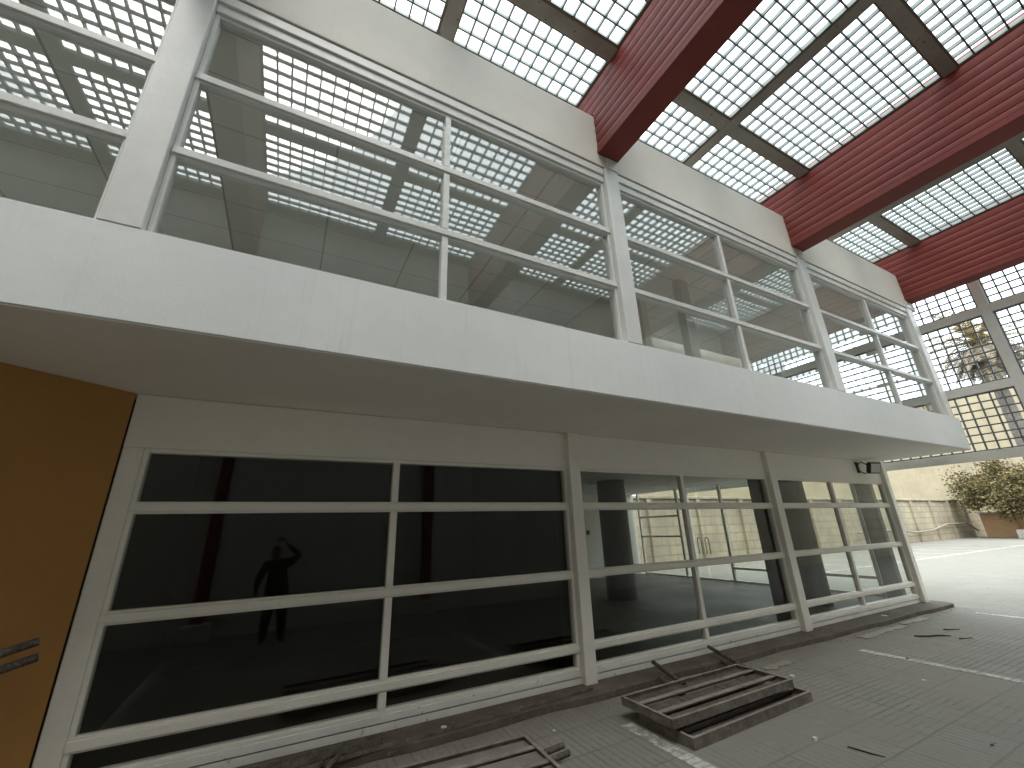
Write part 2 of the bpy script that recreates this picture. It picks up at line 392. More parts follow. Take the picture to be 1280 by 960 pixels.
def window(x0,x1,mulls,z0,z1,rails,yf,yg,mat,gmat,rw,mw,topband=False):
    """outer frame; rails, mullions and panes are its sub-parts"""
    m=MB(); j=.035
    m.box(x0,x0+j,yf+.01,yg+.05,z0,z1); m.box(x1-j,x1,yf+.01,yg+.05,z0,z1)
    m.box(x0+j,x1-j,yf+.01,yg+.05,z0,z0+.03)
    m.box(x0+j,x1-j,yf+.012,yg+.05,z1-.035,z1)
    if topband:
        m.box(x0,x1,yf-.012,yg+.05,z1+.001,z1+.10); m.box(x0,x1,yf-.034,yg+.05,z1+.103,z1+.205)
    fr=m.build('window',mat,bld,bevel=.004)
    zs=sorted(rails)
    for z in zs:
        r=MB(); r.box(x0+.002,x1-.002,yf-.008,yg+.03,z-rw*.37,z+rw*.37); r.box(x0+.002,x1-.002,yf+.012,yg+.028,z+rw*.372,z+rw*.58); r.box(x0+.002,x1-.002,yf+.012,yg+.028,z-rw*.58,z-rw*.372)
        r.build('rail',mat,fr,bevel=.003)
    zz=[z0]+zs+[z1]
    for mx in mulls:
        r=MB()
        for a,b in zip(zz[:-1],zz[1:]):
            a2=a+(rw*.582 if a in zs else .031); b2=b-(rw*.582 if b in zs else .036)
            r.box(mx-mw/2,mx+mw/2,yf+.004,yg+.03,a2,b2)
        r.build('mullion',mat,fr,bevel=.003)
    xs=[x0]+list(mulls)+[x1]
    for a,b in zip(xs[:-1],xs[1:]):
        for c,d in zip(zz[:-1],zz[1:]):
            q=MB(); q.box(a+.02,b-.02,yg,yg+.006,c+.018,d-.018); q.build('pane',gmat,fr)
    return fr
for x0,x1,mu in ((-1.139,3.264,(1.02,)),(3.436,7.659,(5.46,)),(7.851,12.029,(9.83,))):
    window(x0,x1,mu,.1995,2.515,(.418,1.207,2.02),4.60,4.65,M['frame_low'],M['glass_low'],.085,.07)
UB=((-5.5,-1.272,(-3.3,)),(-1.049,3.069,(.99,)),(3.291,7.369,(5.28,)),(7.611,11.559,(9.69,)))
for x0,x1,mu in UB:
    window(x0,x1,mu,3.6455,5.905,(4.39,5.15),3.05,3.10,M['frame'],M['glass_up'],.085,.06,True)
for x0,x1,d in ((-5.72,-5.5,.0),(-1.271,-1.05,.0),(3.07,3.29,.0),(7.37,7.61,.0),(11.56,11.82,.0)):
    m=MB(); m.box(x0,x1,2.996-d,3.19,3.6455,6.119);
    m.box(x0+.03,x1-.0,2.986-d,2.9985,6.1195,6.298)
    m.build('post',M['frame'],bld,bevel=.007)
# upper storey room
m=MB(); m.box(XL,11.6,6.6,6.75,3.646,6.298); m.build('upper_back_wall',M['interior'],bld)
m=MB(); m.box(XL,11.75,3.2,6.2,5.93,5.96); m.box(XL,5.2,6.2,6.6,5.93,5.96); m.build('upper_ceiling',M['ceil'],bld)  # ceiling left open below the added roof slot
m=MB(); m.box(5.74,5.95,4.2,4.35,3.646,5.929); m.build('partition_post',M['frame'],bld)
m=MB(); m.box(4.9,5.05,4.4,6.599,3.646,5.929); m.build('partition_wall',M['interior'],bld)
m=MB(); m.box(9.6,9.7,4.9,6.599,3.646,5.2); m.build('partition_wall',M['interior'],bld)
m=MB(); m.box(XL,XL+.15,3.2,13.2,3.646,6.299); m.build('side_wall',M['interior'],bld)
m=MB()
for y in (3.25,4.85,6.5): m.box(11.76,11.86,y,y+.1,3.646,6.29)
for z in (3.7,4.6,5.4,5.93): m.box(11.765,11.855,3.351,4.849,z,z+.06); m.box(11.765,11.855,4.951,6.499,z,z+.06)
we=m.build('end_window',M['frame'],bld)
for y0,y1 in ((3.35,4.85),(4.95,6.5)):
    q=MB(); q.box(11.80,11.806,y0,y1,3.76,5.93); q.build('pane',M['glass_low'],we)
# ground-floor rooms
m=MB(); m.box(-1.28,11.95,4.801,12.6,.0005,.1); m.build('floor',M['floor'],bld)
m=MB(); m.box(3.44,11.95,4.801,12.6,2.90,2.93); m.build('ceiling',M['ceil'],bld)
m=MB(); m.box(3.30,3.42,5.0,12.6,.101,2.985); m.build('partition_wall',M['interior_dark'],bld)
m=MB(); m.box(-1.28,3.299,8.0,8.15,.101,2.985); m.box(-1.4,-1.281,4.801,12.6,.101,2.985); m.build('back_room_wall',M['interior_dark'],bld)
m=MB(); m.box(3.42,12.0,12.61,12.8,.05,2.985); m.build('back_wall',M['interior'],bld)
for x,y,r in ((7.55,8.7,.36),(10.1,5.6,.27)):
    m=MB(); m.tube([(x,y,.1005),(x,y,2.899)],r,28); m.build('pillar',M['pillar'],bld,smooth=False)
m=MB(); m.box(9.62,9.74,12.57,12.609,1.52,1.66); m.build('wall_switch',M['plastic_dark'],bld,bevel=.01)
for x in (5,7.4,9.8):
    for y in (6.4,9.2):
        m=MB(); m.box(x,x+1.2,y,y+.3,2.884,2.899); m.build('ceiling_lamp',M['frame'],bld)
# glazed end wall with a double door
m=MB()
for y in (5.15,6.9,8.75,10.45,12.3): m.box(11.95,12.02,y,y+.08,.101,2.985)
for y0,y1 in ((5.23,6.9),(6.98,8.75),(10.53,12.3)):
    for z in ((.101,.46) if y0<8 else (.101,1.35,2.02)): m.box(11.96,12.01,y0,y1,z,z+.06)
for y0,y1 in ((8.83,10.45),): 
    for z in (.101,2.3): m.box(11.96,12.01,y0,y1,z,z+.06)
we=m.build('end_window',M['frame_low'],bld)
for y0,y1 in ((5.23,6.9),(6.98,8.75),(8.83,9.62),(9.66,10.45),(10.53,12.3)):
    q=MB(); q.box(11.982,11.988,y0,y1,.13,2.98); q.build('pane',M['glass_low'],we)
for y in (9.5,9.78):
    q=MB(); pts=[]
    for k in range(9):
        a=math.pi*k/8; pts.append((11.93-.0,y-.07*math.cos(a),1.25+.10*math.sin(a)))
    pts=[(11.93,y-.07,.85)]+pts+[(11.93,y+.07,.85)]
    q.tube(pts,.014,8); q.build('handle',M['steel'],we,smooth=True)

# ------------------------------------------------------------------ orange wall at an angle
ow=MB(); a=Vector((-1.29,4.575)); d=Vector((-.64,-.51)).normalized(); nrm=Vector((d.y,-d.x))
b=a+d*5.5; t2=.18
if nrm.y<0: nrm=-nrm
prof=[(a.x,a.y),(b.x,b.y),(b.x+nrm.x*t2,b.y+nrm.y*t2),(a.x+nrm.x*t2*.0-.12,a.y+.14)]
ow.prism(prof,'z',0,2.985)
o=ow.build('orange_wall',M['orange'],loc=(-3.4,2.9,0)); tag(o,'plain orange wall running at an angle from the white corner under the soffit','wall')

# ------------------------------------------------------------------ opposite wall and red columns (seen reflected)
o=MB(); o.box(-11.99,12.3,-1.50,-1.30,0,7.7); o.box(-11.99,12.3,-1.299,-1.27,0,.35)
w=o.build('courtyard_wall',M['oppwall'],loc=(0,-1.4,0)); tag(w,'tall pale block wall facing the white building across the narrow courtyard','wall')
o=MB(); o.box(12.31,57.9,-1.50,-1.30,0,6.4)
w=o.build('boundary_wall',M['yardwall'],loc=(28,-1.4,0)); tag(w,'long stained tan block wall carrying on past the courtyard along the yard','wall')
o=MB(); o.box(-12.2,-12.0,-1.5,13.2,0,7.7); w=o.build('end_wall',M['oppwall'],loc=(-12.1,2,0)); tag(w,'pale block wall closing the far left end of the courtyard','wall')  # unseen wall, lengthened to keep side light off the orange wall

BX=((-5.65,-5.34),(-1.33,-1.02),(2.99,3.30),(7.30,7.63),(11.66,11.97))
names=('leftmost red beam, reflected in the upper left windows','red beam reflected beside the thick white corner post','nearest red corrugated beam, above the first thin white post','middle red corrugated beam, between the two others overhead','farthest red corrugated beam, next to the upright lattice screen')
for i,(x0,x1) in enumerate(BX):
    t=thing('steel_beam',names[i],'beam',((x0+x1)/2,.85,6.3),'red roof beams')
    nb=9; zb=6.345; zt=7.62; hh=(zt-zb)/nb
    L=[];
    for k in range(nb):
        z=zb+k*hh
        for f,dx in ((.0,.0),(.03,-.012),(.2,-.0155),(.5,-.019),(.8,-.0165),(.95,-.011),(.985,.002)):
            L.append((dx,z+f*hh))
    L.append((0,zt))
    left=[(x0+.019+u,v) for u,v in L]; right=[(x1-.019-u,v) for u,v in L]
    m=MB(); m.prism(left+right[::-1],'y',-1.26,2.997); m.build('corrugated_cladding',M['red'],t)
    m=MB(); m.box(x0-.006,x1+.006,-1.262,2.9975,6.30,6.341); m.box(x0-.012,x0-.0065,-1.262,2.9975,6.302,6.375); m.box(x1+.0065,x1+.012,-1.262,2.9975,6.302,6.375)
    m.build('bottom_flange',M['red'],t,bevel=.003)
    m=MB(); 
    L2=[(u,v) for u,v in L if v>6.99]
    m.prism([(x0+.019+u,v) for u,v in L2]+[(x1-.019-u,v) for u,v in L2][::-1],'y',2.9985,8.0); m.build('roof_extension',M['red'],t)
cn=('red column on a low plinth at the far left of the courtyard wall','red column on a low plinth left of the photographer reflected in the dark window','red column on a low plinth reflected in the second dark window','red column on a low plinth behind the middle beam','red column on a low plinth at the right end of the courtyard wall')
for i,(x0,x1) in enumerate(BX):
    xc=(x0+x1)/2
    t=thing('steel_column',cn[i],'column',(xc,-1.12,0),'red courtyard columns')
    m=MB(); m.box(xc-.10,xc+.10,-1.265,-1.06,.29,6.299); m.build('shaft',M['redcol'],t,bevel=.006)
    m=MB(); m.box(xc-.22,xc+.22,-1.268,-.95,.0,.289); m.build('plinth',M['oppwall'],t,bevel=.01)
    m=MB(); m.box(xc+.105,xc+.48,-1.268,-1.2,.352,6.29); m.build('pilaster',M['white'],t)

# ------------------------------------------------------------------ lattice roof
roof=thing('lattice_roof','pale lattice roof in a grey steel frame above the courtyard between red beams','roof',(3,2,7.46))
ZB=7.47; YC=((-1.265,-1.10),(.515,.655),(2.415,2.585),(4.34,4.5),(6.25,6.4))
mids=((-3.35,-3.18),(.905,1.075),(5.195,5.365),(9.58,9.80))
edges=[-9.6,-5.65]
cells=[]
seq=[(-11.99,-11.8)]+sorted(list(BX)+list(mids))+[(12.32,12.48)]
for (a0,a1) in mids+((12.32,12.48),):
    m=MB(); m.box(a0,a1,-1.26,6.4,ZB-.004,ZB+.13); m.build('long_beam',M['grey'],roof,bevel=.004)
for (y0,y1) in YC:
    for (l,r) in zip(seq[:-1],seq[1:]):
        if r[0]-l[1]<.1: continue
        m=MB(); m.box(l[1]+.0005,r[0]-.0005,y0,y1,ZB,ZB+.126); m.build('cross_beam',M['grey'],roof,bevel=.004)
def lattice_bars(m,u0,u1,v0,v1,pu,pv,w0,w1,th,plane,off_u=None,off_v=None,shade_strip=True):
    # plane 'z': u=x v=y w=z ; plane 'x': u=y v=z w=x
    def bx(a0,a1,b0,b1,c0,c1,mi,mb=None):
        if plane=='z': m.box(a0,a1,b0,b1,c0,c1,mi,mb)
        else: m.box(c0,c1,a0,a1,b0,b1,mi,mb)
    nu=max(1,round((u1-u0)/pu)); nv=max(1,round((v1-v0)/pv))
    du=(u1-u0-.03)/nu; dv=(v1-v0-.03)/nv
    for k in range(nu+1):
        u=u0+.015+k*du
        bx(u-th/2,u+th/2,v0+.002,v1-.002,w0,w1,0)
        if shade_strip: bx(u-th/2-.0015,u+th/2+.0015,v0+.002,v1-.002,w0-.007,w0-.0005,1)  # dark strip under each bar puts its shade into colour
    for k in range(nv+1):
        v=v0+.015+k*dv
        bx(u0+.002,u1-.002,v-th/2,v+th/2,w0+.003,w1-.003,0)
        if shade_strip: bx(u0+.002,u1-.002,v-th/2-.0015,v+th/2+.0015,w0-.0055,w0-.0012,1)
for (l,r) in zip(seq[:-1],seq[1:]):
    if r[0]-l[1]<.1: continue
    for (p,q) in zip(YC[:-1],YC[1:]):
        m=MB(); lattice_bars(m,l[1]+.001,r[0]-.001,p[1]+.001,q[0]-.001,.172,.168,ZB+.03,ZB+.087,.015,'z')
        e=.014; A0,A1,B0,B1=l[1]+.001,r[0]-.001,p[1]+.001,q[0]-.001
        for bx in ((A0,A1,B0,B0+e),(A0,A1,B1-e,B1),(A0,A0+e,B0+e,B1-e),(A1-e,A1,B0+e,B1-e)): m.box(*bx,ZB+.012,ZB+.0225,2)
        m.build('lattice_panel',[M['lattice'],M['lattice_shade'],M['trim']],roof)

# ------------------------------------------------------------------ lattice screen at the end of the courtyard
scr=thing('lattice_screen','grey upright lattice screen closing the right end of the courtyard','screen',(12.4,2,0))
ZR=((2.79,2.965),(4.125,4.295),(5.70,5.88),(7.28,7.44)); YP=((-1.26,-1.1),(2.0,2.16),(6.2,6.36),(10.4,10.56))
for (y0,y1) in YP:
    m=MB(); m.box(12.365,12.495,y0,y1,0 if y0<0 or y0>10 else 2.79,7.44); m.build('post',M['screen_grey'],scr,bevel=.004)
for (z0,z1) in ZR:
    for (p,q) in zip(YP[:-1],YP[1:]):
        m=MB(); m.box(12.37,12.49,p[1]+.001,q[0]-.001,z0,z1); m.build('rail',M['screen_grey'],scr,bevel=.004)
for (a,b) in zip(ZR[:-1],ZR[1:]):
    for (p,q) in zip(YP[:-1],YP[1:]):
        m=MB(); lattice_bars(m,p[1]+.003,q[0]-.003,a[1]+.003,b[0]-.003,.172,.162,12.40,12.45,.022,'x',shade_strip=False)
        m.build('lattice_panel',[M['lattice_screen']],scr)

# ------------------------------------------------------------------ steel racks and scrap
def rack(name,label,loc,rotz,L,W,h,legs,mesh=False,tilt=(0,0)):
    t=thing(name,label,'steel rack',loc,'rusty steel racks on the ground',(tilt[0],tilt[1],rotz))
    th=.014
    def P(n): 
        m=MB(); m.local=True; return m
    m=P(0)
    for y0 in (-W/2,W/2-th): m.box(-L/2,L/2,y0,y0+th,0,h)
    for x0 in (-L/2,L/2-th): m.box(x0,x0+th,-W/2+th,W/2-th,0,h)
    m.box(-L/2+th,L/2-th,-W/2+th,-W/2+.05,.001,.012); m.box(-L/2+th,L/2-th,W/2-.05,W/2-th,.001,.012)
    m.build('frame',M['rust'],t,bevel=.002)
    m=P(0)
    for y0 in (-W/2-.002,W/2-.026): m.box(-L/2-.002,L/2+.002,y0,y0+.028,h+.0005,h+.006)
    for x0 in (-L/2-.002,L/2-.026): m.box(x0,x0+.028,-W/2+.0265,W/2-.0265,h+.0005,h+.006)
    m.build('rim',M['rust_light'],t)  # pale strips paint a highlight along the top edges
    ys=(W*.22,-W*.16)
    for y in ys:
        m=P(0); m.box(-L/2+th+.001,L/2-th-.001,y-.008,y+.008,.02,h-.004); m.box(-L/2+th+.001,L/2-th-.001,y-.045,y-.009,h-.016,h-.004); m.build('slat',M['rust_light'],t,bevel=.002)
    m=P(0)
    bands=((-W/2+.016,ys[1]-.05),(ys[1]+.01,ys[0]-.05),(ys[0]+.01,W/2-.016))
    for a,b in bands: m.box(-L/2+.016,L/2-.016,a,b,(h-.03 if mesh else h*.35),(h-.025 if mesh else h*.35+.005))
    m.build('deck_sheet',M['mesh'] if mesh else M['rust_dark'],t)
    for k,x in enumerate((-L*.22,L*.1,L*.3)):
        m=P(0); m.box(x,x+.012,ys[1]+.01,ys[0]-.05,.02,h*.6); m.build('cross_strip',M['rust'],t)
    for (p,q,r) in legs:
        m=P(0)
        p=Vector(p);q=Vector(q)
        m.tube([p,q],r,12,cap=False); m.tube([p,q],r*.72,12,cap=False)
        m.build('leg',M['rust_dark'],t,smooth=True)
    return t
rack('metal_rack','rusty steel rack lying on the paving, at the bottom of the right-hand pair',(4.13,3.37,.0),.03,1.83,.62,.08,
     [((.0-.2,.3,.05),(.0-.06,.80,.105),.03),((.93,.3,.05),(1.05,.80,.105),.03)])
rack('metal_rack','rusty steel rack stacked on top of another one beside the white parking line',(4.04,3.49,.118),.012,1.79,.64,.066,
     [((-.05,.28,.03),(.25,1.0,.04),.024),((1.0-.02,.28,.03),(1.36,1.05,.04),.024)] ,tilt=(0.0,0))
rack('metal_rack','rusty rack with perforated deck and two tube ends at the bottom edge',(1.10,3.40,.06),-.05,1.75,.60,.10,
     [((.80,.06,.05),(1.115,.10,.055),.022),((.80,-.06,.05),(1.09,-.02,.055),.022)],mesh=True)
rack('metal_rack','rusty steel rack lying under the perforated one at the bottom edge',(1.16,3.36,.0),.02,1.72,.60,.055,[((.78,-.12,.03),(1.05,-.16,.03),.022)])
# one more rack stands upright by the orange wall, only its two legs reach into the picture
t=thing('metal_rack','rusty rack leaning upright by the orange wall, two tube legs pointing right','steel rack',(-2.05,4.02,0))
ang=math.atan2(.51,.64)
def lp(u,v,z): # u along wall towards the corner, v out from the wall
    o=Vector((-2.05,3.86,0)); dd=Vector((math.cos(ang),math.sin(ang),0)); nn=Vector((math.sin(ang),-math.cos(ang),0))
    return o+dd*u+nn*v+Vector((0,0,z))
m=MB()
for u in (-.6,.0): m.bar(lp(u,-.02,0),lp(u,-.06,1.75),.05,.05)
for z in (.03,.6,1.15,1.72): m.bar(lp(-.575,-.03-.02*z,z),lp(-.025,-.03-.02*z,z),.05,.04)
m.build('frame',M['rust'],t,bevel=.003)
for z,u in ((1.095,.82),(1.0,.84)):
    m=MB(); m.tube([lp(.026,.06,z-.12),lp(u,.10,z+.05)],.027,12,cap=False); m.tube([lp(.026,.06,z-.12),lp(u,.10,z+.05)],.021,12,cap=False); m.build('leg',M['rust_dark'],t,smooth=True)
    m=MB(); m.bar(lp(.0,.0,z-.10),lp(.1,.06,z-.10),.03,.03); m.build('leg_bracket',M['rust'],t)
# loose angle bars on the ledge
def angle_bar(label,p,q,w=.045):
    t=MB(); p=Vector(p);q=Vector(q)
    t.bar(p,q,w,.006); 
    d=(q-p).normalized(); r=d.cross(Vector((0,0,1)))
    t.bar(p+r*(w/2)+Vector((0,0,w/2)),q+r*(w/2)+Vector((0,0,w/2)),.006,w)
    o=t.build('angle_bar',M['rust'],loc=tuple((p+q)/2)); tag(o,label,'metal bar','loose steel bars on the ledge'); return o
angle_bar('long rusty angle bar lying on the ledge right against the white plinth',(-.35,4.42,.07),(1.02,4.50,.07))
angle_bar('rusty angle bar lying parallel in front of the one against the plinth',(-.2,4.36,.07),(1.0,4.405,.07))
angle_bar('thin rusty bar lying slantwise over the two long bars',(.44,4.19,.078),(.67,4.44,.098),.035)
angle_bar('second thin slanted bar to the right of the other slanted one',(.53,4.17,.078),(.715,4.41,.098),.035)
angle_bar('rusty bar along the outer edge of the ledge behind the perforated rack',(.35,4.26,.07),(1.12,4.31,.07),.03)
angle_bar('long flat bar along the ledge edge between the two rack piles',(1.3,4.30,.07),(3.25,4.40,.07),.025)

# small litter
def flat_bit(name,label,cat,x,y,pts,mat,h=.006,z=.001,group=None):
    t=MB(); t.prism([(x+a,y+b) for a,b in pts],'z',z,z+h); o=t.build(name,M[mat],loc=(x,y,z)); tag(o,label,cat,group)
def blob(r,n=6): return [(r*random.uniform(.5,1.2)*math.cos(2*math.pi*k/n),r*random.uniform(.5,1.2)*math.sin(2*math.pi*k/n)) for k in range(n)]
def twig(label,pts,r):
    t=MB(); t.tube([(x,y,r+.002) for x,y in pts],[r*.9]+[r]*(len(pts)-2)+[r*.5],6); o=t.build('twig',M['twig'],loc=(*pts[0],0)); tag(o,label,'twig')
twig('longest dark twig on the paving near the corner of the ledge',[(8.9,3.62),(9.05,3.50),(9.2,3.45),(9.32,3.33)],.011)
twig('short dark twig behind the long one near the corner of the ledge',[(9.75,3.55),(9.95,3.42)],.010)
twig('stubby dark twig right of the long one',[(9.2,3.2),(9.42,3.12)],.009)
twig('dark twig lying on the paving at the bottom edge right of the racks',[(4.30,2.43),(4.33,2.28),(4.36,2.2)],.006)
flat_bit('paper_scrap','white crumpled scrap on the paving at the bottom edge','scrap',4.22,2.63,blob(.02),'paper',.02)
flat_bit('paper_scrap','small white scrap on the paving below the middle parking line','scrap',6.65,2.75,blob(.022),'paper',.012)
flat_bit('paper_scrap','pale scrap just right of the stacked racks','scrap',5.62,3.62,blob(.025),'paper',.015)
flat_bit('paper_scrap','pale flake on the ledge near the far white corner post','scrap',9.95,4.42,blob(.05),'paper',.008,.066)
flat_bit('paper_scrap','white flake on the ledge in front of the first post','scrap',2.35,4.38,blob(.03),'paper',.008,.066)
flat_bit('paper_scrap','white flake on the ledge above the perforated rack','scrap',1.55,4.40,blob(.03),'paper',.008,.066)
flat_bit('paper_scrap','tiny white flake on the paving behind the tube ends','scrap',2.45,3.95,blob(.014),'paper',.008)
flat_bit('dead_leaf','dark dead leaf on the ribbed paving at the right','leaf',5.25,1.86,[(0,0),(.03,.012),(.075,.004),(.03,-.012)],'twig',.004)
flat_bit('dead_leaf','dark dead leaf on the near end of the middle parking line','leaf',7.45,3.2,[(0,0),(.03,.02),(.06,0),(.03,-.02)],'twig',.004,.006)

rr=random.Random(11); m=MB()
def crumb(x,y,z,q):
    n=len(m.v); 
    P=[Vector((rr.uniform(.6,1.2)*q*math.cos(a),rr.uniform(.6,1.2)*q*math.sin(a),0)) for a in (0,1.3,2.5,3.8,5.0)]
    T=Vector((rr.uniform(-.3,.3)*q,rr.uniform(-.3,.3)*q,q*rr.uniform(.5,1.1)))
    for p in P+[T]: m.v.append((x+p.x,y+p.y,z+p.z))
    for k in range(5): m.f.append((n+k,n+(k+1)%5,n+5)); m.m.append(0)
    m.f.append(tuple(n+k for k in (4,3,2,1,0))); m.m.append(0)
for k in range(620):
    x=rr.uniform(-.5,12.3); crumb(x,4.24-.012*max(0,x-5)-abs(rr.gauss(0,.09)),.0012,rr.choice((.004,.006,.009,.014)))
for k in range(260):
    x=rr.uniform(-.8,12.2); crumb(x,rr.uniform(4.32,4.58),.0655,rr.choice((.004,.006,.009)))
for k in range(420):
    crumb(rr.uniform(2.0,10.5),rr.uniform(1.2,4.1),.0012,rr.choice((.003,.004,.006,.009)))
o=m.build('rubble_crumbs',M['pipe']); tag(o,'loose crumbs of mortar and grit scattered along the ledge and over the paving','rubble',kind='stuff')

# ------------------------------------------------------------------ floodlight
fl=thing('floodlight','black floodlight on a bracket on the wall band under the soffit','lamp',(11.1,4.6,2.78))
m=MB(); m.box(11.02,11.10,4.57,4.5995,2.70,2.94); m.build('wall_plate',M['black'],fl,bevel=.004)
m=MB(); m.tube([(11.06,4.57,2.88),(11.06,4.50,2.93),(11.10,4.42,2.86)],.012,8); m.tube([(11.06,4.57,2.74),(11.08,4.50,2.68),(11.15,4.44,2.70)],.012,8); m.build('bracket',M['black'],fl,smooth=True)
dirn=Vector((-.22,-.93,-.30)).normalized(); side=dirn.cross(Vector((0,0,1))).normalized(); up=side.cross(dirn)
c0=Vector((11.16,4.36,2.79))
def fp(a,b,c): return c0+side*a+up*b+dirn*c
def obox(m,a,b,c0_,c1_):
    n=len(m.v)
    for c in (c0_,c1_):
        for u,v in ((-a,-b),(a,-b),(a,b),(-a,b)): m.v.append(tuple(fp(u,v,c)))
    for f in ((3,2,1,0),(4,5,6,7),(0,1,5,4),(1,2,6,5),(2,3,7,6),(3,0,4,7)): m.f.append(tuple(n+k for k in f)); m.m.append(0)
m=MB(); obox(m,.15,.12,0,.06); 
for k in range(6):
    x=-.12+k*.048; 
    m.bar(fp(x,-.10,-.02),fp(x,.10,-.02),.008,.04,up=tuple(dirn))
hs=m.build('housing',M['black'],fl,bevel=.006)
m=MB(); obox(m,.125,.095,.061,.066); m.build('lens',M['lens'],hs)

# ------------------------------------------------------------------ yard beyond
yw=thing('yard_wall','stained tan block wall with pilasters along the back of the yard','wall',(35,15,0))
m=MB(); m.box(10,57,15,15.3,0,2.95); m.build('panel',M['yardwall'],yw)
m=MB(); m.box(10,57,14.86,15.32,2.955,3.09); m.build('coping',M['yardwall'],yw,bevel=.02)
for k in range(13):
    x=15+k*3.4; m=MB(); m.box(x,x+.3,14.85,14.999,0,2.95); m.build('pilaster',M['yardwall'],yw)
tw=MB(); tw.box(58,62,-60,60,0,13.4); o=tw.build('tall_wall',M['tallwall'],loc=(60,10,0)); tag(o,'tall blank tan wall rising behind the yard and the tree','wall')
pp=MB(); pts=[(33,14.7,.9),(38,14.7,.95),(41,14.68,.7),(44,14.7,.75),(47,14.7,1.15),(51,14.7,1.15),(53,14.7,.5)]
pp.tube(pts,.07,8); o=pp.build('pipe',M['pipe'],loc=(43,14.7,0)); tag(o,'pale bent pipe running along the foot of the tan yard wall','pipe')
ki=thing('kiosk','orange wooden box hut standing under the tree by the yard wall','hut',(52,12.6,0))
m=MB(); m.box(50.6,53.2,11.75,13.65,.0,1.85); m.build('body',M['kiosk'],ki,bevel=.02)
m=MB(); m.box(50.45,53.3,11.6,13.75,1.851,1.95); m.build('lid',M['planter'],ki,bevel=.02)
pl=thing('planter','low pale masonry planter around the foot of the tree','planter',(50.5,11.3,0))
m=MB()
for b in ((49.0,52.2,9.6,9.8),(49.0,52.2,11.6-.2,11.6),(49.0,49.2,9.801,11.399),(52.0,52.2,9.801,11.399)): m.box(*b,0,.62)
m.build('rim',M['planter'],pl,bevel=.02)
m=MB(); m.box(49.201,51.999,9.801,11.399,.0,.5); m.build('soil',M['ledge'],pl)

def tree(label,base,lean,top,crown_c,rad,n,leaf,seed,holes=.25):
    rr=random.Random(seed); t=thing('tree',label,'tree',base)
    m=MB(); b=Vector(base); tp=Vector(top)
    mid=(b+tp)/2+Vector(lean)
    m.tube([b,b.lerp(mid,.5)+Vector((.05,.02,0)),mid,tp],[.26,.2,.17,.12],10)
    cc=Vector(crown_c); clumps=[]
    for k in range(34):
        while True:
            v=Vector((rr.uniform(-1,1),rr.uniform(-1,1),rr.uniform(-1,1)))
            if .25<v.length<1: break
        p=cc+Vector((v.x*rad[0],v.y*rad[1],v.z*rad[2])); clumps.append((p,rr.uniform(.45,1.0)))
    for p,s in clumps[:22]:
        q=tp.lerp(p,.5)+Vector((rr.uniform(-.2,.2),rr.uniform(-.2,.2),rr.uniform(0,.3)))
        m.tube([tp,q,p],[.08,.045,.015],6)
    m.build('trunk',M['bark'],t,smooth=True)
    m=MB()
    for k in range(n):
        p,s=clumps[rr.randrange(len(clumps))]
        o=Vector((rr.gauss(0,.5),rr.gauss(0,.5),rr.gauss(0,.42)))*s*1.1
        c=p+o; d=Vector((rr.uniform(-1,1),rr.uniform(-1,1),rr.uniform(-.9,.5))).normalized()
        e=d.orthogonal().normalized(); e.rotate(Matrix.Rotation(rr.uniform(0,6.28),3,d))
        l=leaf*rr.uniform(.6,1.4); w=l*.32
        m.quad(c,c+d*l*.5+e*w,c+d*l,c+d*l*.5-e*w)
    m.build('crown',M['leaf'],t)
    return t
tree('leafy olive-brown tree with a low spreading crown in the yard',(50.4,10.9,.5),(0,-.3,.2),(50.2,11.3,2.0),(50,10.9,3.9),(2.9,3.6,1.8),21000,.19,3)

def palm(label,base,h,R,seed,nlive=30,ndead=110):
    rr=random.Random(seed); t=thing('palm_tree',label,'palm',base)
    b=Vector(base); m=MB(); pts=[];rs=[]
    for k in range(25):
        f=k/24; pts.append(b+Vector((.15*math.sin(f*2),.1*f,h*f))); rs.append((.36-.10*f)*(1+.06*(k%2)))
    m.tube(pts,rs,14); m.build('trunk',M['palmbark'],t)
    top=pts[-1]
    def frond(m,az,el,L,droop,lw):
        d=Vector((math.cos(az),math.sin(az),0)); P=[];n=12
        for k in range(n+1):
            f=k/n; a=el-droop*f*f
            if k==0: p=top.copy()
            else: p=P[-1]+(d*math.cos(a)+Vector((0,0,1))*math.sin(a))*(L/n)
            P.append(p)
        m.tube(P,[.03*(1-.8*k/n) for k in range(n+1)],4)
        side=Vector((-d.y,d.x,0))
        for k in range(1,n*3):
            f=k/(n*3); i=min(n-1,int(f*n)); p=P[i].lerp(P[i+1],f*n-i); tg=(P[i+1]-P[i]).normalized()
            ll=lw*math.sin(math.pi*min(1,.12+f*.88))**.7
            for s in (-1,1):
                q=p+(side*s*.75+tg*.55+Vector((0,0,rr.uniform(-.45,.1)))).normalized()*ll
                wv=tg*.035
                m.quad(p-wv,p+wv,q+wv*.3,q-wv*.3)
    m=MB()
    for k in range(nlive): frond(m,rr.uniform(0,6.28),rr.uniform(-.1,1.25),R*rr.uniform(.85,1.1),rr.uniform(.9,1.7),.5)
    m.build('crown',M['frond'],t)
    m=MB()
    for k in range(ndead): frond(m,rr.uniform(0,6.28),rr.uniform(-1.2,-.35),R*rr.uniform(.55,.85),rr.uniform(.2,1.0),.38)
    m.build('dead_frond_skirt',M['deadfrond'],t)
    return t
palm('tall palm with a hanging skirt of dead fronds behind the lattice screen',(35,6.6,0),11.3,3.6,5)

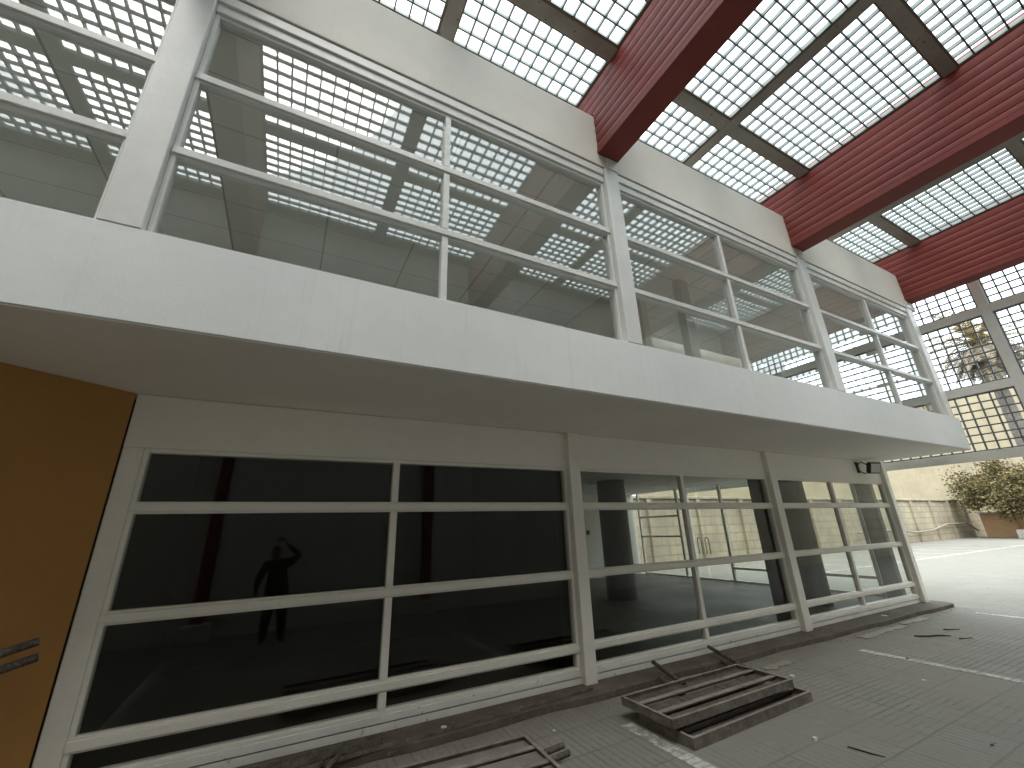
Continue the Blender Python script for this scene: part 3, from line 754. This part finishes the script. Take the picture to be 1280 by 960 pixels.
# ------------------------------------------------------------------ the photographer, visible as a reflection
def person():
    t=thing('person','person in dark clothes reflected in the dark window, one arm raised holding a phone','person',(.07,-.3,0))
    V=[];E=[];Rr=[]
    def add(p,r,par=None):
        V.append(p);Rr.append(r)
        if par is not None: E.append((par,len(V)-1))
        return len(V)-1
    pel=add((.07,-.32,.86),(.15,.11)); wa=add((.06,-.33,1.0),(.135,.10),pel); ch=add((.03,-.33,1.18),(.155,.11),wa); uc=add((.01,-.32,1.28),(.13,.09),ch)
    nk=add((-.01,-.31,1.36),(.055,.055),uc); hd0=add((-.03,-.29,1.41),(.055,.06),nk)
    for s,fx,ft in ((-1,-.08,(-.10,-.13)),(1,.22,(.25,-.13))):
        hip=add((.07+s*.09,-.32,.80),(.10,.10),pel); kn=add((.07+s*.12,-.30,.45),(.065,.065),hip); an=add((fx,-.31,.09),(.045,.05),kn); he=add((fx,-.27,.045),(.042,.04),an); to=add((ft[0],ft[1],.032),(.04,.028),he)
    def hand(w,dirv,palmn):
        d=Vector(dirv).normalized(); n=Vector(palmn).normalized(); s=d.cross(n).normalized()
        W=Vector(V[w]); pm=add(tuple(W+d*.05),(.034,.016),w)
        for k,(o,l) in enumerate(((-.030,.062),(-.010,.072),(.010,.068),(.030,.052))):
            a=add(tuple(W+d*.085+s*o),(.010,.009),pm); b=add(tuple(W+d*(.085+l*.5)+s*o*1.1+n*.014),(.0085,.0085),a); add(tuple(W+d*(.085+l*.8)+s*o*1.1+n*.04),(.007,.007),b)
        a=add(tuple(W+d*.035-s*.038),(.012,.011),w); b=add(tuple(W+d*.065-s*.062+n*.01),(.010,.010),a); add(tuple(W+d*.095-s*.066+n*.025),(.008,.008),b)
    sl=add((-.16,-.33,1.27),(.065,.065),uc); el=add((-.27,-.34,1.03),(.045,.045),sl); wl=add((-.28,-.27,.80),(.028,.03),el); hand(wl,(0,.12,-1),(1,0,0))
    sr=add((.18,-.32,1.28),(.065,.065),uc); er=add((.38,-.24,1.42),(.046,.046),sr); wr=add((.13,-.12,1.63),(.028,.03),er); hand(wr,(-.6,.15,.75),(-.7,.3,-.6))
    me=bpy.data.meshes.new('body'); me.from_pydata([tuple(Vector(p)-Vector(t.location)) for p in V],E,[]); 
    for mm in ('shirt','trousers','skin'): me.materials.append(M[mm])
    o=bpy.data.objects.new('body',me); C.objects.link(o); o.parent=t
    sk=o.modifiers.new('skin','SKIN'); 
    for i,r in enumerate(Rr): me.skin_vertices[0].data[i].radius=(r[0]*(1.42 if r[0]>.04 else 1.1),r[1]*(1.42 if r[0]>.04 else 1.1))
    me.skin_vertices[0].data[0].use_root=True
    ss=o.modifiers.new('sub','SUBSURF'); ss.levels=2; ss.render_levels=2
    dg=bpy.context.evaluated_depsgraph_get(); ev=o.evaluated_get(dg); nm=bpy.data.meshes.new_from_object(ev)
    o.modifiers.clear(); o.data=nm
    if len(nm.materials)==0:
        for mm in ('shirt','trousers','skin'): nm.materials.append(M[mm])
    hands=[Vector(V[wl])-Vector(t.location),Vector(V[wr])-Vector(t.location)]
    for p in nm.polygons:
        p.use_smooth=True; c=p.center; 
        mi=0
        if c.z<.93: mi=1
        if c.z>1.345 and c.x<.10-.07+.0: mi=2
        for k,h in enumerate(hands):
            if (c-h).length<.17 and ((k==0 and c.z<h.z+.02) or (k==1 and (c-h).dot(Vector((-.6,.15,.75)))>-.02)): mi=2
        if c.z<.075 : mi=1
        p.material_index=mi
    # head
    import bmesh
    bm=bmesh.new(); bmesh.ops.create_uvsphere(bm,u_segments=24,v_segments=16,radius=1)
    hc=Vector((-.04,-.275,1.485))-Vector(t.location)
    for v in bm.verts:
        x,y,z=v.co
        jaw=1-.22*max(0,-z); 
        v.co=Vector((x*.076*jaw,y*.096*(1-.1*max(0,-z)),z*.115))
        if y>.8 and abs(x)<.22 and -.35<z<.1: v.co.y+=.02*(1-abs(x)/.3)
        v.co+=hc
    for s in (-1,1):
        g=bmesh.ops.create_uvsphere(bm,u_segments=8,v_segments=6,radius=1)
        for v in g['verts']: v.co=Vector((v.co.x*.012+s*.078,v.co.y*.02-.005,v.co.z*.032))+hc
    me=bpy.data.meshes.new('head'); bm.to_mesh(me); bm.free(); me.materials.append(M['skin'])
    for p in me.polygons: p.use_smooth=True
    h=bpy.data.objects.new('head',me); C.objects.link(h); h.parent=t
    bm=bmesh.new(); bmesh.ops.create_uvsphere(bm,u_segments=24,v_segments=16,radius=1)
    bmesh.ops.delete(bm,geom=[v for v in bm.verts if v.co.z<-.25 or (v.co.y>.45 and v.co.z<.45)],context='VERTS')
    for v in bm.verts: v.co=Vector((v.co.x*.081,v.co.y*.102,v.co.z*.121))+hc
    me=bpy.data.meshes.new('hair'); bm.to_mesh(me); bm.free(); me.materials.append(M['hair'])
    o=bpy.data.objects.new('hair',me); C.objects.link(o); o.parent=h
    for nme,off,sz,mt in (('eye',(-.028,.088,.012),(.011,.008,.007),'paper'),('eye',(.028,.088,.012),(.011,.008,.007),'paper'),('mouth',(0,.088,-.052),(.024,.006,.005),'redcol')):
        bm=bmesh.new(); bmesh.ops.create_uvsphere(bm,u_segments=10,v_segments=8,radius=1)
        for v in bm.verts: v.co=Vector((v.co.x*sz[0]+off[0],v.co.y*sz[1]+off[1],v.co.z*sz[2]+off[2]))+hc
        me=bpy.data.meshes.new(nme); bm.to_mesh(me); bm.free(); me.materials.append(M[mt])
        o=bpy.data.objects.new(nme,me); C.objects.link(o); o.parent=h
    return t
person()

# ------------------------------------------------------------------ camera
a,b,c=4.94274884e-01,3.40071624e-01,-3.23470705e-02
fwd=Vector((math.sin(a)*math.cos(b),math.cos(a)*math.cos(b),math.sin(b)))
right=fwd.cross(Vector((0,0,1))).normalized(); upv=right.cross(fwd)
r2=right*math.cos(c)+upv*math.sin(c); u2=-right*math.sin(c)+upv*math.cos(c)
cam=bpy.data.cameras.new('camera'); co=bpy.data.objects.new('camera',cam); C.objects.link(co)
Mx=Matrix((r2,u2,-fwd)).transposed().to_4x4(); Mx.translation=Vector((0,0,1.75)); co.matrix_world=Mx
cam.sensor_fit='HORIZONTAL'; cam.sensor_width=36; cam.lens=516.08/1280*36; cam.clip_start=.02; cam.clip_end=1500
S.camera=co
# the phone is held just behind the lens point
ph=thing('phone','thin dark phone held up in the raised hand of the reflected person','phone',(.02,-.045,1.735))
R3=Matrix((r2,u2,-fwd)).transposed().to_4x4(); ph.matrix_basis=Matrix.Translation((.028,-.06,1.72))@R3
m=MB(); m.local=True; m.box(-.075,.075,-.036,.036,-.004,.004); m.build('body',M['plastic_dark'],ph,bevel=.003)
m=MB(); m.local=True; m.box(-.071,.071,-.032,.032,.0041,.0046); m.build('screen',M['lens'],ph)

# ------------------------------------------------------------------ light
SUN_EL,SUN_AZ=58,205   # azimuth: direction the light comes from, clockwise from +Y
w=bpy.data.worlds.new('World'); S.world=w; w.use_nodes=True
nt=w.node_tree; nt.nodes.clear()
sk=nt.nodes.new('ShaderNodeTexSky'); sk.sky_type='NISHITA'; sk.sun_disc=False
sk.sun_elevation=math.radians(SUN_EL); sk.sun_rotation=math.radians(SUN_AZ); sk.air_density=1.0; sk.dust_density=4.0; sk.ozone_density=1.0
mx=nt.nodes.new('ShaderNodeMix'); mx.data_type='RGBA'; mx.inputs[0].default_value=.72
nt.links.new(sk.outputs[0],mx.inputs[6]); mx.inputs[7].default_value=(11.5,12.9,13.3,1)
bg=nt.nodes.new('ShaderNodeBackground'); bg.inputs[1].default_value=.15
nt.links.new(mx.outputs[2],bg.inputs[0])
wo=nt.nodes.new('ShaderNodeOutputWorld'); nt.links.new(bg.outputs[0],wo.inputs[0])
sl=bpy.data.lights.new('sun','SUN'); sl.energy=1.0; sl.angle=math.radians(40); sl.color=(1,.955,.88)
so=bpy.data.objects.new('sun',sl); C.objects.link(so)
az,el=math.radians(SUN_AZ),math.radians(SUN_EL)
dv=Vector((math.sin(az)*math.cos(el),math.cos(az)*math.cos(el),math.sin(el)))
so.rotation_euler=dv.to_track_quat('Z','Y').to_euler(); so.location=(0,0,30)
S.view_settings.view_transform='Standard'; S.view_settings.look='None'; S.view_settings.gamma=1; S.view_settings.use_curve_mapping=False
S.view_settings.exposure=1.35
S.render.engine='CYCLES'
S.cycles.max_bounces=14; S.cycles.diffuse_bounces=5; S.cycles.glossy_bounces=6; S.cycles.transparent_max_bounces=24; S.cycles.transmission_bounces=8
S.cycles.use_denoising=True
S.cycles.sample_clamp_indirect=8
